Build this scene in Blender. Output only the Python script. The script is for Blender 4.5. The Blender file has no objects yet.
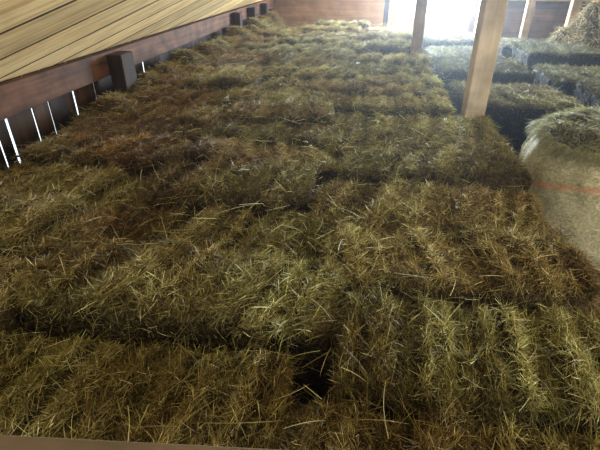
import bpy, bmesh, math, random
import numpy as np
from mathutils import Vector, Matrix, noise
random.seed(11)
C = bpy.context.scene.collection
S = 0.93
T = 1.08
scene = bpy.context.scene
scene.view_settings.view_transform = 'Standard'

# ------------------------------------------------------------------ materials
def new_mat(name):
    m = bpy.data.materials.new(name); m.use_nodes = True
    nt = m.node_tree; nt.nodes.clear()
    return m, nt, nt.nodes, nt.links

def ramp(n, stops):
    r = n.new('ShaderNodeValToRGB')
    e = r.color_ramp.elements
    e[0].position, e[0].color = stops[0][0], (*stops[0][1], 1)
    e[1].position, e[1].color = stops[-1][0], (*stops[-1][1], 1)
    for p, c in stops[1:-1]:
        x = e.new(p); x.color = (*c, 1)
    return r

def hay_material(name, stops, patch=(0.72, 0.50, 0.36), transl=0.3, side=False):
    m, nt, n, l = new_mat(name)
    out = n.new('ShaderNodeOutputMaterial')
    at = n.new('ShaderNodeAttribute'); at.attribute_name = 'tint'
    r = ramp(n, stops)
    l.new(at.outputs['Fac'], r.inputs[0])
    geo = n.new('ShaderNodeNewGeometry')
    nz = n.new('ShaderNodeTexNoise'); nz.inputs['Scale'].default_value = 1.3; nz.inputs['Detail'].default_value = 2
    l.new(geo.outputs['Position'], nz.inputs['Vector'])
    fac = nz.outputs['Fac']
    if side:   # hay turns browner towards the plank wall
        sp = n.new('ShaderNodeSeparateXYZ'); l.new(geo.outputs['Position'], sp.inputs[0])
        ma = n.new('ShaderNodeMath'); ma.operation = 'MULTIPLY_ADD'; ma.inputs[1].default_value = 0.06; l.new(sp.outputs[0], ma.inputs[0])
        l.new(fac, ma.inputs[2]); ma2 = n.new('ShaderNodeMath'); ma2.operation = 'ADD'; ma2.inputs[1].default_value = 0.03
        l.new(ma.outputs[0], ma2.inputs[0]); fac = ma2.outputs[0]
    r2 = ramp(n, [(0.31, patch), (0.60, (1.10, 1.16, 1.06))])
    l.new(fac, r2.inputs[0])
    mx = n.new('ShaderNodeMixRGB'); mx.blend_type = 'MULTIPLY'; mx.inputs[0].default_value = 1
    l.new(r.outputs[0], mx.inputs[1]); l.new(r2.outputs[0], mx.inputs[2])
    oi = n.new('ShaderNodeObjectInfo')
    hs = n.new('ShaderNodeHueSaturation')
    mr = n.new('ShaderNodeMapRange'); mr.inputs[3].default_value = 0.66; mr.inputs[4].default_value = 1.28
    l.new(oi.outputs['Random'], mr.inputs[0]); l.new(mr.outputs[0], hs.inputs['Value'])
    mu = n.new('ShaderNodeMath'); mu.operation = 'MULTIPLY'; mu.inputs[1].default_value = 17.3; l.new(oi.outputs['Random'], mu.inputs[0])
    fr = n.new('ShaderNodeMath'); fr.operation = 'FRACT'; l.new(mu.outputs[0], fr.inputs[0])
    mh = n.new('ShaderNodeMapRange'); mh.inputs[3].default_value = 0.494; mh.inputs[4].default_value = 0.518; l.new(fr.outputs[0], mh.inputs[0])
    l.new(mh.outputs[0], hs.inputs['Hue'])
    l.new(mx.outputs[0], hs.inputs['Color'])
    p = n.new('ShaderNodeBsdfPrincipled'); p.inputs['Roughness'].default_value = 0.5
    p.inputs['Specular IOR Level'].default_value = 0.35
    tr = n.new('ShaderNodeBsdfTranslucent')
    l.new(hs.outputs[0], p.inputs['Base Color']); l.new(hs.outputs[0], tr.inputs['Color'])
    ms = n.new('ShaderNodeMixShader'); ms.inputs[0].default_value = transl
    l.new(p.outputs[0], ms.inputs[1]); l.new(tr.outputs[0], ms.inputs[2])
    l.new(ms.outputs[0], out.inputs[0])
    return m

HAY = hay_material('hay_blades', [(0.0, (0.08, 0.056, 0.024)), (0.3, (0.205, 0.163, 0.064)), (0.55, (0.38, 0.322, 0.128)),
                                  (0.76, (0.47, 0.45, 0.19)), (0.93, (1.0, 0.96, 0.64))], side=True)
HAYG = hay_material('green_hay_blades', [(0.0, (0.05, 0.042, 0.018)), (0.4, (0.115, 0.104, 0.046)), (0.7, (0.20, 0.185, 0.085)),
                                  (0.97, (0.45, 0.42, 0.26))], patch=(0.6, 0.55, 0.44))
HAYP = hay_material('pale_hay_blades', [(0.0, (0.20, 0.155, 0.09)), (0.4, (0.40, 0.33, 0.21)), (0.97, (0.78, 0.69, 0.50))], patch=(0.8, 0.78, 0.72))
HAYR = hay_material('round_bale_hay_blades', [(0.0, (0.12, 0.11, 0.055)), (0.4, (0.30, 0.29, 0.155)), (0.7, (0.46, 0.45, 0.26)), (0.97, (0.92, 0.90, 0.66))], patch=(0.8, 0.8, 0.74))
def body_material(name, k=1.0):
    m, nt, n, l = new_mat(name)
    out = n.new('ShaderNodeOutputMaterial')
    p = n.new('ShaderNodeBsdfPrincipled'); p.inputs['Roughness'].default_value = 0.95; p.inputs['Specular IOR Level'].default_value = 0.1
    tc = n.new('ShaderNodeTexCoord')
    mp = n.new('ShaderNodeMapping'); mp.inputs['Scale'].default_value = (30, 90, 60)
    l.new(tc.outputs['Object'], mp.inputs[0])
    nz = n.new('ShaderNodeTexNoise'); nz.inputs['Scale'].default_value = 1.5; nz.inputs['Detail'].default_value = 6
    l.new(mp.outputs[0], nz.inputs['Vector'])
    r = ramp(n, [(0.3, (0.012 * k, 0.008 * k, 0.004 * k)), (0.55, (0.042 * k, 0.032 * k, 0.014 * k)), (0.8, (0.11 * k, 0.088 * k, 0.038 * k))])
    l.new(nz.outputs['Fac'], r.inputs[0]); l.new(r.outputs[0], p.inputs['Base Color'])
    b = n.new('ShaderNodeBump'); b.inputs['Distance'].default_value = 0.01
    l.new(nz.outputs['Fac'], b.inputs['Height']); l.new(b.outputs[0], p.inputs['Normal'])
    l.new(p.outputs[0], out.inputs[0])
    return m
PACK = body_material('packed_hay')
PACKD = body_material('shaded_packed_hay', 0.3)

def wood(name, dark, light, axis='Y', scale=1.0, rough=0.8, tintamt=0.5, rot=0.0, spec=0.15, lo=0.3, hi=0.7, blotch=0.35):
    m, nt, n, l = new_mat(name)
    out = n.new('ShaderNodeOutputMaterial')
    p = n.new('ShaderNodeBsdfPrincipled'); p.inputs['Roughness'].default_value = rough
    p.inputs['Specular IOR Level'].default_value = spec
    tc = n.new('ShaderNodeTexCoord')
    m0 = n.new('ShaderNodeMapping'); m0.inputs['Rotation'].default_value = (0, 0, rot)
    mp = n.new('ShaderNodeMapping')
    sc = {'X': (1.2, 22, 22), 'Y': (22, 1.2, 22), 'Z': (22, 22, 1.2), 'D': (26, 1.6, 0.5)}[axis]
    mp.inputs['Scale'].default_value = [s * scale for s in sc]
    l.new(tc.outputs['Object'], m0.inputs[0]); l.new(m0.outputs[0], mp.inputs[0])
    at = n.new('ShaderNodeAttribute'); at.attribute_name = 'tint'
    ad = n.new('ShaderNodeVectorMath'); ad.operation = 'ADD'
    ml = n.new('ShaderNodeMath'); ml.operation = 'MULTIPLY'; ml.inputs[1].default_value = 37
    l.new(at.outputs['Fac'], ml.inputs[0])
    l.new(mp.outputs[0], ad.inputs[0]); l.new(ml.outputs[0], ad.inputs[1])
    nz = n.new('ShaderNodeTexNoise'); nz.inputs['Scale'].default_value = 1.0; nz.inputs['Detail'].default_value = 7
    nz.inputs['Distortion'].default_value = 0.4
    l.new(ad.outputs[0], nz.inputs['Vector'])
    r = ramp(n, [(lo, dark), (hi, light)])
    l.new(nz.outputs['Fac'], r.inputs[0])
    nb = n.new('ShaderNodeTexNoise'); nb.inputs['Scale'].default_value = 5; nb.inputs['Detail'].default_value = 6
    l.new(tc.outputs['Object'], nb.inputs['Vector'])
    rb_ = ramp(n, [(0.35, (1 - blotch, 1 - blotch, 1 - blotch)), (0.6, (1.05, 1.05, 1.05))])
    l.new(nb.outputs['Fac'], rb_.inputs[0])
    mx = n.new('ShaderNodeMixRGB'); mx.blend_type = 'MULTIPLY'; mx.inputs[0].default_value = 1
    l.new(r.outputs[0], mx.inputs[1]); l.new(rb_.outputs[0], mx.inputs[2])
    hs = n.new('ShaderNodeHueSaturation')
    mr = n.new('ShaderNodeMapRange'); mr.inputs[3].default_value = 1 - tintamt; mr.inputs[4].default_value = 1 + tintamt * 0.4
    l.new(at.outputs['Fac'], mr.inputs[0]); l.new(mr.outputs[0], hs.inputs['Value'])
    l.new(mx.outputs[0], hs.inputs['Color']); l.new(hs.outputs[0], p.inputs['Base Color'])
    b = n.new('ShaderNodeBump'); b.inputs['Strength'].default_value = 0.4; b.inputs['Distance'].default_value = 0.005
    l.new(nz.outputs['Fac'], b.inputs['Height']); l.new(b.outputs[0], p.inputs['Normal'])
    l.new(p.outputs[0], out.inputs[0])
    return m
DIAG = math.radians(40)
W_ROOF = wood('roof_boards', (0.74, 0.48, 0.19), (1.0, 0.76, 0.39), 'D', tintamt=0.34, rot=math.radians(36), lo=0.33, hi=0.60, blotch=0.14)
W_ROOFB = wood('roof_joints', (0.08, 0.045, 0.02), (0.15, 0.085, 0.04), 'Y')
W_RED = wood('red_brown_timber', (0.065, 0.030, 0.016), (0.15, 0.068, 0.036), 'Y', blotch=0.5)
W_REDZ = wood('brown_wall_boards', (0.022, 0.012, 0.007), (0.055, 0.03, 0.017), 'Z')
W_FAR = wood('far_wall_boards', (0.24, 0.145, 0.09), (0.31, 0.195, 0.125), 'X', tintamt=0.12, blotch=0.2)
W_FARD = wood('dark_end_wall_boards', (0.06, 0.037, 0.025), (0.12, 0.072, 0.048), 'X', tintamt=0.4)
W_POST = wood('pale_post_timber', (0.46, 0.39, 0.29), (0.62, 0.53, 0.40), 'Z', tintamt=0.1, blotch=0.35)
W_POSTB = wood('brown_post_timber', (0.22, 0.16, 0.105), (0.35, 0.26, 0.175), 'Z', tintamt=0.1, blotch=0.3)
W_DARK = wood('dark_post_timber', (0.024, 0.014, 0.009), (0.06, 0.033, 0.02), 'Z')
W_RAIL = wood('weathered_rail', (0.13, 0.10, 0.065), (0.27, 0.215, 0.15), 'X', tintamt=0.1)
W_FLOOR = wood('loft_floor_boards', (0.09, 0.055, 0.03), (0.22, 0.15, 0.09), 'Y')
def sky_mat(name, col, st):
    m, nt, n, l = new_mat(name); out = n.new('ShaderNodeOutputMaterial'); e = n.new('ShaderNodeEmission')
    e.inputs[0].default_value = (*col, 1); e.inputs[1].default_value = st; l.new(e.outputs[0], out.inputs[0]); return m
SKY = sky_mat('overcast_sky', (0.82, 0.92, 1.0), 2.0)

# ------------------------------------------------------------------ helpers
def finish(ob, label=None, cat=None, group=None, kind=None, parent=None):
    C.objects.link(ob)
    if label: ob['label'] = label
    if cat: ob['category'] = cat
    if group: ob['group'] = group
    if kind: ob['kind'] = kind
    if parent: ob.parent = parent
    return ob

def boards_mesh(name, boxes, mat, bevel=0.12, cuts=None, joints=(), jointmat=None):
    bm = bmesh.new(); col = bm.verts.layers.float.new('tint')
    nb = len(boxes)
    for bi, (c, s, R) in enumerate(list(boxes) + list(joints)):
        t = random.random()
        g = bmesh.ops.create_cube(bm, size=1.0)
        vs = g['verts']
        M = Matrix.Translation(Vector(c)) @ (R.to_4x4() if R else Matrix.Identity(4)) @ Matrix.Diagonal((s[0], s[1], s[2], 1))
        bmesh.ops.transform(bm, matrix=M, verts=vs)
        for v in vs: v[col] = t
        if bi >= nb:
            for f in {f for v in vs for f in v.link_faces}: f.material_index = 1
    if bevel:
        bv = min(min(b[1]) for b in boxes) * bevel
        bmesh.ops.bevel(bm, geom=list(bm.edges), offset=bv, segments=1, affect='EDGES')
    for co_, no_ in (cuts or []):
        bmesh.ops.bisect_plane(bm, geom=list(bm.verts) + list(bm.edges) + list(bm.faces), plane_co=co_, plane_no=no_, clear_outer=True)
    me = bpy.data.meshes.new(name); bm.to_mesh(me); bm.free()
    me.materials.append(mat)
    if jointmat: me.materials.append(jointmat)
    return me

def blades(P, D, Nrm, Ln, Wd, tint, droop, rng, segs=3, curlamt=0.2):
    n = len(P)
    rnd = rng.normal(size=(n, 3))
    side = np.cross(D, rnd); side /= np.linalg.norm(side, axis=1, keepdims=True) + 1e-9
    curl = rng.normal(size=(n, 3)) * curlamt
    V = np.zeros((n, segs + 1, 2, 3))
    pos = P.copy(); d = D.copy()
    for k in range(segs + 1):
        w = Wd * (1.0 if k < segs else 0.25)
        V[:, k, 0] = pos - side * w[:, None] / 2
        V[:, k, 1] = pos + side * w[:, None] / 2
        d = d + curl / segs - Nrm * (droop[:, None] / segs)
        d /= np.linalg.norm(d, axis=1, keepdims=True)
        pos = pos + d * (Ln / segs)[:, None]
    verts = V.reshape(-1, 3)
    base = (np.arange(n) * (segs + 1) * 2)[:, None]
    F = []
    for k in range(segs):
        a = base + 2 * k
        F.append(np.concatenate([a, a + 1, a + 3, a + 2], axis=1))
    F = np.concatenate(F, axis=0)
    # tips a little paler than the roots
    kk = np.repeat(np.arange(segs + 1), 2) / segs
    tv = (tint[:, None] + (kk[None, :] - 0.5) * 0.18).clip(0, 1).reshape(-1)
    return verts, F, tv

def mesh_np(name, verts, quads, tint, mats, matidx=None):
    me = bpy.data.meshes.new(name)
    me.vertices.add(len(verts)); me.vertices.foreach_set('co', verts.astype(np.float32).ravel())
    me.loops.add(len(quads) * 4); me.loops.foreach_set('vertex_index', quads.astype(np.int32).ravel())
    me.polygons.add(len(quads))
    me.polygons.foreach_set('loop_start', np.arange(0, len(quads) * 4, 4, dtype=np.int32))
    if matidx is not None: me.polygons.foreach_set('material_index', matidx.astype(np.int32))
    a = me.attributes.new('tint', 'FLOAT', 'POINT'); a.data.foreach_set('value', tint.astype(np.float32))
    for m in mats: me.materials.append(m)
    me.update(calc_edges=True)
    return me

# ------------------------------------------------------------------ rectangular bale
def rect_bale(name, seed, n, L=0.95, W=0.41, H=0.355, hay=HAY, wscale=1.0, nf=12, amp=0.95, r=0.035, fw=(0.72, 0.12, 0.12, 0.02, 0.02), azsd=0.45, lmul=1.0, wildp=0.3, pack=PACK):
    rng = np.random.default_rng(seed)
    half = np.array([L / 2, W / 2, H / 2])
    edges = np.cumsum(rng.uniform(0.5, 1.5, nf)); edges = edges / edges[-1]; lo = np.concatenate([[0], edges[:-1]])
    fh = rng.uniform(-0.040, 0.010, nf) * amp; faz = rng.normal(0, 0.35, nf); fside = rng.uniform(-0.04, 0.015, nf)
    depth = rng.uniform(0.25, 1.15, nf)
    slant = rng.uniform(-0.3, 0.3)
    lean = rng.normal(0, 0.45, nf)
    off = Vector(rng.uniform(0, 50, 3))
    def flake(p):
        u = min(0.9999, max(0.0, (p[0] + slant * p[1] + 0.018 * noise.noise(Vector((p[1] * 8, p[2] * 8, 0)) + off)) / L + 0.5))
        k = int(np.searchsorted(edges, u)); k = min(k, nf - 1)
        t = (u - lo[k]) / (edges[k] - lo[k])
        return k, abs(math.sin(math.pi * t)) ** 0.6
    def shape(q):
        inner = np.clip(q, -(half - r), half - r); d = q - inner
        ln = np.linalg.norm(d); nr = d / ln if ln > 1e-9 else np.array([0, 0, 1.0])
        p = inner + nr * r
        k, rd = flake(p)
        p = p + nr * (noise.noise(Vector(p * 5) + off) * 0.022 + noise.noise(Vector(p * 17) + off) * 0.018)
        if nr[2] > 0:
            p[2] += nr[2] * (fh[k] + 0.052 * amp * depth[k] * (rd - 1) + 0.008 * (1 - (2 * p[1] / W) ** 2))
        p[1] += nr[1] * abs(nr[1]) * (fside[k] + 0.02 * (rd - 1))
        return p, nr, k, rd
    bm = bmesh.new(); bmesh.ops.create_cube(bm, size=2.0)
    bmesh.ops.subdivide_edges(bm, edges=list(bm.edges), cuts=44, use_grid_fill=True)
    for v in bm.verts:
        p = shape(np.array(v.co) * half)[0]
        p[2] = max(p[2], -H / 2)
        v.co = p
    bmesh.ops.scale(bm, vec=(0.985, 0.97, 0.975), verts=bm.verts)
    bv = np.array([v.co[:] for v in bm.verts]); bq = np.array([[v.index for v in f.verts] for f in bm.faces]); bm.free()
    face = rng.choice(5, size=n, p=np.array(fw))
    P = np.zeros((n, 3)); N = np.zeros((n, 3)); K = np.zeros(n, int); RD = np.zeros(n)
    uv = rng.uniform(-1, 1, (n, 2))
    for i in range(n):
        f = face[i]; a, b = uv[i]
        if f == 0: q = np.array([a, b, 1.0])
        elif f == 1: q = np.array([a, -1.0, b])
        elif f == 2: q = np.array([a, 1.0, b])
        elif f == 3: q = np.array([-1.0, a, b])
        else: q = np.array([1.0, a, b])
        P[i], N[i], K[i], RD[i] = shape(q * half)
    az = faz[K] + rng.normal(0, azsd, n) + np.where(rng.random(n) < 0.5, 0, math.pi) + math.pi / 2
    wild = rng.random(n) < wildp
    az[wild] = rng.uniform(0, 2 * math.pi, int(wild.sum()))
    tang = np.stack([np.cos(az), np.sin(az), np.zeros(n)], 1)
    vert = face > 0
    rv = rng.normal(size=(n, 3)); tang[vert] = rv[vert]
    tang -= N * np.sum(tang * N, axis=1, keepdims=True)
    tang /= np.linalg.norm(tang, axis=1, keepdims=True) + 1e-9
    el = np.abs(rng.normal(0.26, 0.38, n)).clip(0.02, 1.4)
    D = tang * np.cos(el)[:, None] + N * np.sin(el)[:, None]
    D[:, 0] += lean[K] * (face == 0) * 0.5; D /= np.linalg.norm(D, axis=1, keepdims=True)
    Ln = lmul * rng.gamma(3.4, 0.0094, n).clip(0.012, 0.10) * np.where(vert, 0.7, 1.0)
    Ln = Ln * np.where(el > 0.6, 0.75, 1.0)
    Ln = np.where(rng.random(n) < 0.012, Ln * 2.0, Ln)
    Wd = rng.uniform(0.0007, 0.0018, n) * wscale
    P = P - N * 0.005
    edge = np.abs(P[:, 1]) > W * 0.42
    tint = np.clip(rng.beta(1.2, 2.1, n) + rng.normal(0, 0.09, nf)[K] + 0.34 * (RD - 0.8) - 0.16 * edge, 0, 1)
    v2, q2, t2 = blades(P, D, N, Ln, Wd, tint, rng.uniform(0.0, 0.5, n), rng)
    verts = np.concatenate([bv, v2]); quads = np.concatenate([bq, q2 + len(bv)])
    tt = np.concatenate([np.full(len(bv), 0.3), t2])
    mi = np.concatenate([np.zeros(len(bq)), np.ones(len(q2))])
    verts[:, 2] += H / 2
    return mesh_np(name, verts, quads, tt, [pack, hay], mi)

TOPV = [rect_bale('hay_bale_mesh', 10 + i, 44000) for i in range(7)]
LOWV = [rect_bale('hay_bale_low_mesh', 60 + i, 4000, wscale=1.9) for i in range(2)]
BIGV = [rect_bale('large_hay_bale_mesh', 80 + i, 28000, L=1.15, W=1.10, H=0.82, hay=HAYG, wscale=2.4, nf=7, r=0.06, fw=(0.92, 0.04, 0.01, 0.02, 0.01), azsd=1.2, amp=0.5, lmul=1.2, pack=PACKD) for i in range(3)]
PALEV = [rect_bale('pale_hay_bale_mesh', 90 + i, 9000, hay=HAYP, wscale=2.6, amp=1.3, fw=(0.45, 0.3, 0.05, 0.15, 0.05), azsd=1.0) for i in range(2)]

# ------------------------------------------------------------------ main stack
post2 = (0.66 * S, 6.9 * S)
PX, PY = 0.862, 3.74
seams = {}
for r_ in range(40):
    seams[r_] = (-0.13 + random.uniform(-0.12, 0.12), -1.09 + random.uniform(-0.12, 0.12))
for ci, oy in enumerate((-0.06, 0.13, -0.02)):
    y = 0.60 + oy
    row = 0
    while y < 9.1:
        if ci == 0 and abs(y - post2[1]) < 0.31:
            y = post2[1] + 0.32
        s1, s2 = seams[row]
        right = 0.84 + random.uniform(-0.02, 0.03)
        if y > PY - 0.30: right = 0.72 + random.uniform(-0.04, 0.03)
        elif y > PY - 0.9: right = 0.93
        x1, x0 = [(right, s1), (s1, s2), (s2, -2.02 + random.uniform(0, 0.08))][ci]
        for layer in range(3):
            top = layer == 2
            me = TOPV[random.randrange(7)] if top else LOWV[random.randrange(2)]
            ob = bpy.data.objects.new('hay_bale', me)
            ob.location = ((x0 + x1) / 2, y, layer * 0.36 - (random.uniform(0, 0.065) if top else 0))
            rz = random.gauss(0, 0.035) + (math.pi if random.random() < 0.5 else 0)
            ob.rotation_euler = (random.gauss(0, 0.05) if top else 0, random.gauss(0, 0.028) if top else 0, rz)
            sx = (x1 - x0) / 0.96
            ob.scale = (sx, random.uniform(0.97, 1.05) if top else 1, random.uniform(0.96, 1.14) if top else 1)
            finish(ob, "rectangular golden-green hay bale packed in the big stack", "hay bale", group="hay bales of the big stack")
        y += 0.446 + random.uniform(-0.015, 0.036); row += 1

def loose(name, n, xr, yr, z0, seed, lmin=0.1, lmax=0.3, hay=HAY, zj=0.04, avoid=(), zf=None, bright=1.9):
    rng = np.random.default_rng(seed)
    P = np.stack([rng.uniform(*xr, n), rng.uniform(*yr, n), z0 + rng.uniform(-zj * 0.5, zj, n)], 1)
    for (ax, ay, ar) in avoid:
        P = P[(P[:, 0] - ax) ** 2 + (P[:, 1] - ay) ** 2 > ar * ar]
    if zf is None:
        keep = np.array([noise.noise(Vector((p[0] * 2.3, p[1] * 2.3, seed))) + 0.2 + random.uniform(-0.25, 0.25) > 0 for p in P])
        P = P[keep]
    n = len(P)
    az = rng.uniform(0, 2 * math.pi, n); el = rng.normal(0.08, 0.16, n)
    D = np.stack([np.cos(az) * np.cos(el), np.sin(az) * np.cos(el), np.sin(el)], 1)
    N = np.tile([0, 0, 1.0], (n, 1))
    bv = np.zeros((0, 3)); bq = np.zeros((0, 4), int)
    if zf is not None:
        nx, ny = 14, 160
        xs = np.linspace(xr[0], xr[1], nx); ys = np.linspace(yr[0], yr[1], ny)
        bv = np.array([(x, y, zf(x, y)) for y in ys for x in xs])
        bq = np.array([(j * nx + i, j * nx + i + 1, (j + 1) * nx + i + 1, (j + 1) * nx + i) for j in range(ny - 1) for i in range(nx - 1)])
        P[:, 2] = [zf(p[0], p[1]) for p in P]
        D[:, 2] = np.abs(D[:, 2]) + 0.15
    v, q, t = blades(P, D, N, rng.uniform(lmin, lmax, n) * np.where(rng.random(n) < 0.1, 1.4, 1.0), rng.uniform(0.0009, 0.0021, n),
                     np.clip(rng.beta(2.0, bright, n), 0, 1), rng.uniform(0, 0.6, n), rng, segs=4)
    me = mesh_np(name, np.concatenate([bv, v]), np.concatenate([bq, q + len(bv)]), np.concatenate([np.full(len(bv), .3), t]), [PACK, hay],
                 np.concatenate([np.zeros(len(bq)), np.ones(len(q))]))
    return bpy.data.objects.new(name, me)
finish(loose('loose_hay', 8000, (-1.95, 0.72), (0.45, 9.1), T - 0.010, 5, 0.03, 0.14, bright=1.3), "loose pale stems of hay strewn over the bale tops", "hay", kind="stuff")
def drift(x, y):
    a = min(1, max(0, (y - 2.6) / 1.8)); w = max(0.0, 1 - ((x + 2.02) / 0.30) ** 2)
    return T - 0.12 + w * (0.05 + a * (0.12 + 0.20 * noise.noise(Vector((1.0, y * 2.3, 0))))) + 0.06 * noise.noise(Vector((x * 6, y * 5, 0)))
finish(loose('loose_hay', 34000, (-2.09, -1.72), (2.3, 9.9), T, 21, 0.03, 0.08, zf=drift), "drift of loose hay heaped against the plank wall", "hay", kind="stuff")

# ------------------------------------------------------------------ round bale on end
def net_material():
    m, nt, n, l = new_mat('net_wrap')
    out = n.new('ShaderNodeOutputMaterial')
    p = n.new('ShaderNodeBsdfPrincipled'); p.inputs['Roughness'].default_value = 0.7; p.inputs['Specular IOR Level'].default_value = 0.2
    tc = n.new('ShaderNodeTexCoord')
    sep = n.new('ShaderNodeSeparateXYZ'); l.new(tc.outputs['Object'], sep.inputs[0])
    at = n.new('ShaderNodeMath'); at.operation = 'ARCTAN2'
    l.new(sep.outputs[1], at.inputs[0]); l.new(sep.outputs[0], at.inputs[1])
    cb = n.new('ShaderNodeCombineXYZ'); l.new(at.outputs[0], cb.inputs[0]); l.new(sep.outputs[2], cb.inputs[1])
    mp = n.new('ShaderNodeMapping'); mp.inputs['Scale'].default_value = (20, 40, 1); l.new(cb.outputs[0], mp.inputs[0])
    nz = n.new('ShaderNodeTexNoise'); nz.inputs['Scale'].default_value = 0.8; nz.inputs['Detail'].default_value = 9; nz.inputs['Roughness'].default_value = 0.85
    nz.inputs['Distortion'].default_value = 1.5
    l.new(mp.outputs[0], nz.inputs['Vector'])
    r = ramp(n, [(0.34, (0.22, 0.21, 0.11)), (0.46, (0.55, 0.53, 0.33)), (0.55, (0.82, 0.79, 0.56)), (0.66, (1.0, 1.0, 0.82))])
    l.new(nz.outputs['Fac'], r.inputs[0])
    my = n.new('ShaderNodeMath'); my.operation = 'MULTIPLY_ADD'; my.inputs[1].default_value = 0.26; l.new(sep.outputs[1], my.inputs[0]); l.new(sep.outputs[2], my.inputs[2])
    sb = n.new('ShaderNodeMath'); sb.operation = 'SUBTRACT'; sb.inputs[1].default_value = 0.59; l.new(my.outputs[0], sb.inputs[0])
    ab = n.new('ShaderNodeMath'); ab.operation = 'ABSOLUTE'; l.new(sb.outputs[0], ab.inputs[0])
    mrr = n.new('ShaderNodeMapRange'); mrr.inputs[1].default_value = 0.0; mrr.inputs[2].default_value = 0.036; mrr.inputs[3].default_value = 0.65; mrr.inputs[4].default_value = 0
    l.new(ab.outputs[0], mrr.inputs[0])
    n3 = n.new('ShaderNodeTexNoise'); n3.inputs['Scale'].default_value = 5; l.new(tc.outputs['Object'], n3.inputs['Vector'])
    mr3 = n.new('ShaderNodeMapRange'); mr3.inputs[1].default_value = 0.35; mr3.inputs[2].default_value = 0.55; mr3.inputs[3].default_value = 0.3; l.new(n3.outputs['Fac'], mr3.inputs[0])
    mm = n.new('ShaderNodeMath'); mm.operation = 'MULTIPLY'; l.new(mrr.outputs[0], mm.inputs[0]); l.new(mr3.outputs[0], mm.inputs[1])
    mx = n.new('ShaderNodeMixRGB'); mx.inputs[2].default_value = (1.0, 0.36, 0.22, 1)
    l.new(mm.outputs[0], mx.inputs[0]); l.new(r.outputs[0], mx.inputs[1]); l.new(mx.outputs[0], p.inputs['Base Color'])
    b = n.new('ShaderNodeBump'); b.inputs['Distance'].default_value = 0.02
    l.new(nz.outputs['Fac'], b.inputs['Height']); l.new(b.outputs[0], p.inputs['Normal'])
    l.new(p.outputs[0], out.inputs[0])
    return m
NET = net_material()
RB, HB = 0.70, 0.95
def barrel(t):
    e = min(t, 1 - t)
    return (1 - 0.17 * max(0, 1 - e / 0.28) ** 2) * (0.95 + 0.05 * math.sin(math.pi * t))
def round_core(R=RB, H=HB, seed=1, n=34000):
    rng = np.random.default_rng(seed); off = Vector((seed * 3.1, 0, 0))
    bm = bmesh.new(); seg = 64
    prof = [(0.02, H + 0.0), (R * 0.3, H + 0.02), (R * 0.6, H + 0.015), (R * 0.74, H - 0.01), (R * 0.79, H - 0.05), (R * 0.9, H * 0.5), (R * 0.74, 0.03), (R * 0.66, 0.0), (0.02, 0.0)]
    rings = []
    for rr, z in prof:
        ring = []
        for i in range(seg):
            a = 2 * math.pi * i / seg
            q = 1 + 0.03 * noise.noise(Vector((math.cos(a) * 1.5, math.sin(a) * 1.5, z * 2)) + off)
            zz = z + (0.07 * noise.noise(Vector((rr * 6 * math.cos(a), rr * 6 * math.sin(a), 0)) + off) if z > 0.5 else 0)
            ring.append(bm.verts.new((rr * q * math.cos(a), rr * q * math.sin(a), zz)))
        rings.append(ring)
    for a, b in zip(rings, rings[1:]):
        for i in range(seg): bm.faces.new((a[i], b[i], b[(i + 1) % seg], a[(i + 1) % seg]))
    bm.verts.index_update()
    bv = np.array([v.co[:] for v in bm.verts]); bq = np.array([[v.index for v in f.verts] for f in bm.faces]); bm.free()
    rad = R * 0.93 * np.sqrt(rng.random(n)); th = rng.uniform(0, 2 * math.pi, n)
    P = np.stack([rad * np.cos(th), rad * np.sin(th), H + 0.02 - 0.13 * (rad / R) ** 4], 1)
    P[:, 2] += np.array([0.07 * noise.noise(Vector((p[0] * 6, p[1] * 6, 0)) + off) for p in P])
    N = np.tile([0, 0, 1.0], (n, 1))
    az = th + math.pi / 2 + rng.normal(0, 1.0, n)
    rim = (rad > R * 0.8)
    az = np.where(rim, th + rng.normal(0, 0.9, n), az)
    el = np.abs(rng.normal(0.2, 0.38, n)); el = np.where(rim, el * 0.5, el)
    D = np.stack([np.cos(az) * np.cos(el), np.sin(az) * np.cos(el), np.sin(el)], 1)
    n2 = 15000; th2 = rng.uniform(0, 2 * math.pi, n2); z2 = (H - 0.06) * rng.beta(1.7, 0.8, n2)
    rr2 = np.array([R * barrel(z / H) for z in z2])
    q2_ = np.array([1 + 0.03 * noise.noise(Vector((math.cos(a) * 1.5, math.sin(a) * 1.5, z * 2)) + off) + 0.025 * noise.noise(Vector((math.cos(a) * 4, math.sin(a) * 4, z * 5))) for a, z in zip(th2, z2)])
    N2 = np.stack([np.cos(th2), np.sin(th2), 0 * th2], 1)
    P2 = N2 * (rr2 * q2_ + 0.001)[:, None]; P2[:, 2] = z2
    T2 = np.stack([-np.sin(th2), np.cos(th2), rng.normal(0, 0.8, n2)], 1) * rng.choice([-1, 1], n2)[:, None] + N2 * 0.3
    T2 /= np.linalg.norm(T2, axis=1, keepdims=True)
    P = np.concatenate([P, P2]); N = np.concatenate([N, N2]); D = np.concatenate([D, T2])
    Ln = np.concatenate([rng.uniform(0.03, 0.10, n), rng.uniform(0.01, 0.045, n2)])
    Wd = np.concatenate([rng.uniform(0.0011, 0.0025, n), rng.uniform(0.0008, 0.0018, n2)])
    tint = np.concatenate([rng.beta(2, 2, n), rng.uniform(0.45, 1, n2)])
    droop = np.concatenate([rng.uniform(0.2, 0.8, n) + rim * rng.uniform(0, 1.8, n), rng.uniform(0.2, 0.6, n2)])
    v2, q2, t2 = blades(P, D, N, Ln, Wd, tint, droop, rng)
    return mesh_np('hay_core', np.concatenate([bv, v2]), np.concatenate([bq, q2 + len(bv)]), np.concatenate([np.full(len(bv), .3), t2]),
                   [PACK, HAYR], np.concatenate([np.zeros(len(bq)), np.ones(len(q2))]))
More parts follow.
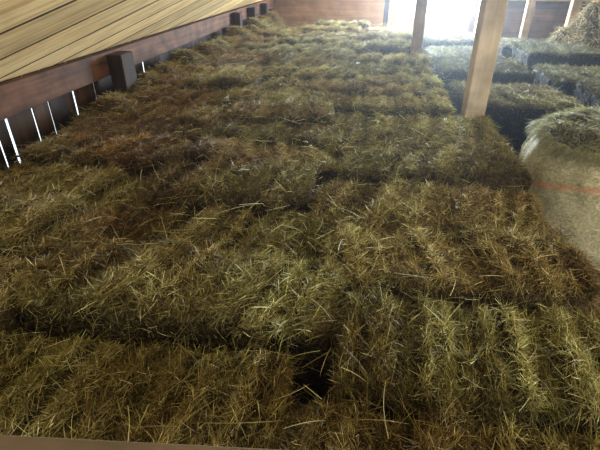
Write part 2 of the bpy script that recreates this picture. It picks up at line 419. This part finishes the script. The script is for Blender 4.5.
def net_mesh(R=RB, H=HB, seed=1):
    bm = bmesh.new(); seg = 128; off = Vector((seed * 3.1, 0, 0)); rings = []
    for j in range(41):
        t = j / 40; z = 0.01 + t * (H - 0.075)
        rr = R * barrel(t)
        ring = []
        for i in range(seg):
            a = 2 * math.pi * i / seg
            q = 1 + 0.03 * noise.noise(Vector((math.cos(a) * 1.5, math.sin(a) * 1.5, z * 2)) + off) + 0.025 * noise.noise(Vector((math.cos(a) * 4, math.sin(a) * 4, z * 5)))
            zz = z + (0.06 * noise.noise(Vector((math.cos(a) * 7, math.sin(a) * 7, 3))) * t ** 6)
            ring.append(bm.verts.new((rr * q * math.cos(a), rr * q * math.sin(a), zz)))
        rings.append(ring)
    for a, b in zip(rings, rings[1:]):
        for i in range(seg):
            f = bm.faces.new((a[i], a[(i + 1) % seg], b[(i + 1) % seg], b[i])); f.smooth = True
    me = bpy.data.meshes.new('net_wrap'); bm.to_mesh(me); bm.free(); me.materials.append(NET); return me
e = bpy.data.objects.new('round_hay_bale', None); e.location = (1.97, 3.57, 0); e.rotation_euler = (0, 0, 0.4)
finish(e, "round hay bale standing on end in pale red-striped net wrap", "round hay bale")
finish(bpy.data.objects.new('hay_core', round_core()), parent=e)
finish(bpy.data.objects.new('net_wrap', net_mesh()), parent=e)

for ix, x in enumerate((1.52, 2.90, 4.30)):
    for iy in range(4):
        y = 5.2 + iy * 1.36
        if x > 3 and y > 8.2: continue
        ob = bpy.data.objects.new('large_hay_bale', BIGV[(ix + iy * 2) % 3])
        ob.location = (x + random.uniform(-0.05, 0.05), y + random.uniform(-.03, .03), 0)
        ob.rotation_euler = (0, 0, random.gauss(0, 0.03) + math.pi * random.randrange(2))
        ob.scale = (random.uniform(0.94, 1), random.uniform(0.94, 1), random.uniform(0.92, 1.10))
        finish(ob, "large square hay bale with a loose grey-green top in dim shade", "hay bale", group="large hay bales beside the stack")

av = [(1.97, 3.57, 0.7)]
finish(loose('loose_hay', 20000, (0.95, 3.2), (0.8, 4.5), 0.01, 9, hay=HAYR, zj=0.03, avoid=av), "loose hay scattered on the loft floor between stack and round bale", "hay", kind="stuff")

def heap():
    rng = np.random.default_rng(3); bm = bmesh.new(); nx = 40
    f = lambda x, y: 1.0 * math.exp(-((x / 0.64) ** 2 + (y / 0.5) ** 2) ** 1.9) * (1 + 0.6 * noise.noise(Vector((x * 3.6, y * 3.6, 2))))
    grid = [[bm.verts.new((x, y, f(x, y))) for x in np.linspace(-0.78, 0.78, nx)] for y in np.linspace(-0.6, 0.6, nx)]
    for j in range(nx - 1):
        for i in range(nx - 1): bm.faces.new((grid[j][i], grid[j][i + 1], grid[j + 1][i + 1], grid[j + 1][i]))
    bm.verts.index_update()
    bv = np.array([v.co[:] for v in bm.verts]); bq = np.array([[v.index for v in q.verts] for q in bm.faces]); bm.free()
    n = 14000; xy = np.stack([rng.uniform(-.76, .76, n), rng.uniform(-.58, .58, n)], 1)
    P = np.array([(a, b, f(a, b)) for a, b in xy]); N = np.tile([0, -0.6, 0.8], (n, 1))
    D = rng.normal(size=(n, 3)); D[:, 1] -= 0.4; D[:, 2] *= 0.6; D /= np.linalg.norm(D, axis=1, keepdims=True)
    v2, q2, t2 = blades(P, D, N, rng.uniform(.05, .15, n), rng.uniform(.002, .005, n), rng.beta(2, 2, n), rng.uniform(.1, 1.0, n), rng)
    return mesh_np('hay_heap', np.concatenate([bv, v2]), np.concatenate([bq, q2 + len(bv)]), np.concatenate([np.full(len(bv), .3), t2]), [PACK, HAYP], np.concatenate([np.zeros(len(bq)), np.ones(len(q2))]))
o = bpy.data.objects.new('hay_heap', heap()); o.location = (3.78, 9.2, 0); o.scale = (1.1, 1.1, 1.12)
finish(o, "rough pale heap of loose hay by the end wall", "hay", kind="stuff")
for k, (x, y, z, rz) in enumerate([(5.1, 9.2, 0, 0), (5.1, 9.2, .36, 0.03), (5.1, 9.2, .72, -.03)]):
    ob = bpy.data.objects.new('hay_bale', PALEV[k % 2]); ob.location = (x, y, z); ob.rotation_euler = (0, 0, rz); ob.scale = (0.9, 1, 1)
    finish(ob, "pale rectangular hay bale in a small pile by the barn wall", "hay bale", group="hay bales piled by the wall")

# ------------------------------------------------------------------ structure
XL = -2.24; XR = 5.6; YB = 11.2; YF = -1.5; EAVE = T + 0.30; SL = 0.56
ridge = (XL + XR) / 2
boxes = [((XL + (i + .5) * 0.2, (YB + YF) / 2, -0.03), (0.195, YB - YF, 0.06), None) for i in range(int((XR - XL) / 0.2) + 1)]
finish(bpy.data.objects.new('floor', boards_mesh('floor', boxes, W_FLOOR)), kind='structure', label='dark board floor of the hay loft')
ang = math.atan(SL)
for side in (1, -1):
    x0 = XL if side == 1 else XR
    A = Matrix.Rotation(-ang * side, 3, 'Y')
    B = Matrix.Rotation(-DIAG * side, 3, 'Z')
    bx = []; jx = []; pitch = 0.46
    cen = Vector(((x0 + ridge) / 2, (YB + YF) / 2, EAVE + SL * (ridge - XL) / 2 + 0.03))
    for i in range(-19, 20):
        loc = cen + A @ (B @ Vector((i * pitch, 0, 0)))
        bx.append((loc, (pitch - 0.040, 22, 0.02), A @ B))
        jx.append((cen + A @ (B @ Vector(((i + 0.5) * pitch, 0, 0.001))), (0.041, 22, 0.020), A @ B))
    lo, hi = min(x0 - side * 0.2, ridge), max(x0 - side * 0.2, ridge)
    cuts = [((lo, 0, 0), (-1, 0, 0)), ((hi, 0, 0), (1, 0, 0)), ((0, YF - 0.2, 0), (0, -1, 0)), ((0, YB + 0.2, 0), (0, 1, 0))]
    finish(bpy.data.objects.new('ceiling', boards_mesh('ceiling', bx, W_ROOF, bevel=0, cuts=cuts, joints=jx, jointmat=W_ROOFB)), kind='structure', label='sloping golden-tan roof boards')
rs = random.Random(6)
bx = []; y = YF
while y < YB:
    w = rs.uniform(0.10, 0.16)
    g = rs.choice([0.003, 0.006, 0.008])
    if 2.0 < y + w < 3.9: w = rs.uniform(0.06, 0.34); g = rs.choice([0.014, 0.018, 0.028])
    if 4.3 < y + w < 4.55: g = 0.035
    bx.append(((XL - 0.05, y + w / 2, EAVE / 2 + 0.05), (0.010, w, EAVE + 0.1), None))
    y += w + g
finish(bpy.data.objects.new('wall_left', boards_mesh('wall_left', bx, W_REDZ)), kind='structure', label='dark vertical plank wall with daylight gaps')
bx = []; y = YF
while y < YB:
    bx.append(((XR + 0.06, y + .1, EAVE / 2 + 0.05), (0.022, 0.199, EAVE + 0.1), None)); y += 0.2
finish(bpy.data.objects.new('wall_right', boards_mesh('wall_right', bx, W_REDZ)), kind='structure')
OX0, OX1, OZ0, OZ1 = 0.72 * S, 2.3 * S, T - 0.10, T + 1.5
bx = []; bx2 = []; z = 0
while z < 3.7:
    zc = z + 0.1
    half_w = (XR - XL) / 2 if zc < EAVE else max(0.0, (XR - XL) / 2 - (zc - EAVE) / SL)
    x0, x1 = ridge - half_w, ridge + half_w
    if OZ0 < zc < OZ1:
        if OX0 - x0 > 0.05: bx.append((((x0 + OX0) / 2, YB, zc), (OX0 - x0, 0.03, 0.2), None))
        if x1 - OX1 > 0.05: bx2.append((((x1 + OX1) / 2, YB, zc), (x1 - OX1, 0.03, 0.2), None))
    elif x1 - x0 > 0.1:
        xm = (max(x0, min(x1, OX1)))
        if xm - x0 > 0.05: bx.append((((x0 + xm) / 2, YB, zc), (xm - x0, 0.03, 0.2), None))
        if x1 - xm > 0.05: bx2.append((((xm + x1) / 2, YB, zc), (x1 - xm, 0.03, 0.2), None))
    z += 0.2
finish(bpy.data.objects.new('wall_back', boards_mesh('wall_back', bx, W_FAR, bevel=0.03)), kind='structure', label='dull red-brown board end wall with a bright opening')
finish(bpy.data.objects.new('wall_back', boards_mesh('wall_back', bx2, W_FARD, bevel=0.03)), kind='structure', label='dark brown board end wall')
def quad(name, pts, mat):
    me = bpy.data.meshes.new(name); me.from_pydata(pts, [], [(0, 1, 2, 3)]); me.materials.append(mat); return bpy.data.objects.new(name, me)
xs = XL - 1.6
finish(quad('sky_backdrop_1', [(xs, -3, -1.5), (xs, 18, -1.5), (xs, 18, 3.5), (xs, -3, 3.5)], SKY), kind='structure', label='bright overcast daylight beyond the plank wall')  # glowing sheet added outside, showing as sky through the plank gaps
ys = YB + 0.35
finish(quad('sky_backdrop_2', [(OX0 - 0.6, ys, 0.2), (OX1 + 0.6, ys, 0.2), (OX1 + 0.6, ys, 3.4), (OX0 - 0.6, ys, 3.4)], SKY), kind='structure', label='blown-out daylight in the far opening')  # glowing sheet added behind the opening to show as blown-out sky

def timber(name, c, s, mat, label, cat, group=None, rot=None):
    ob = bpy.data.objects.new(name, boards_mesh(name, [((0, 0, 0), s, None)], mat, bevel=0.06))
    ob.location = c
    if rot: ob.rotation_euler = rot
    return finish(ob, label, cat, group=group)
timber('eave_beam', (XL + 0.03, (YB + YF) / 2, T + 0.205), (0.06, YB - YF - 0.1, 0.19), W_RED, 'long red-brown beam under the roof edge', 'beam')
for y in (4.1 * S, 8.2 * S, 9.3 * S, 10.4 * S):
    near = y < 5
    hh = T + 0.28
    timber('wall_post', (XL + 0.13, y, hh / 2), (0.13, 0.22 if near else .14, hh), W_DARK, 'dark upright post against the plank wall', 'post', 'posts along the plank wall')
def roofz(x): return EAVE + SL * ((x - XL) if x < ridge else (XR - x))
for (x, y, w, lab, mt) in [(PX, PY, 0.155, 'pale square timber post rising beside the hay stack', W_POST), (post2[0], post2[1], 0.13, 'timber post standing among the bales before the bright opening', W_POSTB),
                       (0.53*S, 11.3*S, 0.15, 'timber post beside the bright opening', W_POST), (0.33*S, 11.4*S, 0.10, 'dark timber post on the end wall', W_DARK), (2.4*S, 11.4*S, 0.14, 'timber post beside the bright opening', W_POSTB), (3.15 * S, 10.6 * S, 0.13, 'timber post near the end wall', W_POSTB), (4.0 * S, 10.6 * S, 0.15, 'timber post near the end wall', W_POSTB)]:
    hgt = roofz(x) - 0.08
    timber('timber_post', (x, y, hgt / 2), (w, w, hgt), mt, lab, 'post')
timber('wall_girt', (3.9, YB - 0.08, T + 0.35), (3.2, 0.08, 0.14), W_POSTB, 'horizontal timber across the dark end wall', 'beam')
timber('guard_rail', (-0.2, 0.337, T + 0.312), (2.6, 0.03, 0.12), W_RAIL, 'weathered board rail in front of the bales', 'rail', rot=(0, 0.0, math.radians(5)))
for x, y in ((-1.4, 0.155), (1.0, 0.37)):
    timber('rail_post', (x, y, (T + 0.34) / 2), (0.09, 0.09, T + 0.34), W_RAIL, 'short post carrying the board rail', 'post', 'rail posts')

# ------------------------------------------------------------------ light: daylight at the openings, an added side fill, haze for the glow
w = bpy.data.worlds.new('World'); scene.world = w; w.use_nodes = True
wn = w.node_tree
bg = wn.nodes['Background']; bg.inputs[0].default_value = (0.92, 0.96, 1.0, 1); bg.inputs[1].default_value = 1.0
vs = wn.nodes.new('ShaderNodeVolumeScatter'); vs.inputs['Color'].default_value = (0.84, 0.92, 1.0, 1)
vs.inputs['Density'].default_value = 0.0036; vs.inputs['Anisotropy'].default_value = 0.78  # thin scattering added for the veiling glow around the far opening
wn.links.new(vs.outputs[0], wn.nodes['World Output'].inputs['Volume'])
def area(name, loc, target, sx, sy, e, col):
    L = bpy.data.lights.new(name, 'AREA'); L.shape = 'RECTANGLE'; L.size = sx; L.size_y = sy; L.energy = e; L.color = col
    o = bpy.data.objects.new(name, L); o.location = loc
    o.rotation_euler = (Vector(target) - Vector(loc)).to_track_quat('-Z', 'Y').to_euler(); C.objects.link(o)
    return o
area('daylight_opening', (1.42, YB + 0.06, T + 0.72), (0.8, 3, T + 0.1), 1.5, 1.6, 2100, (0.74, 0.87, 1.0))
area('daylight_door', (1.5, -1.6, 1.9), (0.6, 4, 1.2), 5.0, 2.2, 45, (0.97, 0.97, 1.0))
area('side_fill_light', (3.6, -0.6, 2.5), (-0.4, 4.2, 1.2), 0.8, 0.5, 285, (1.0, 0.93, 0.77))  # unseen fill lamp added to brighten roof, round bale and hay
cam = bpy.data.cameras.new('Camera'); co = bpy.data.objects.new('Camera', cam); C.objects.link(co)
co.location = (0, 0, T + S); co.rotation_euler = (math.radians(60), 0, math.radians(8.2))
cam.lens = 27; cam.sensor_width = 36; cam.clip_start = 0.02
scene.camera = co
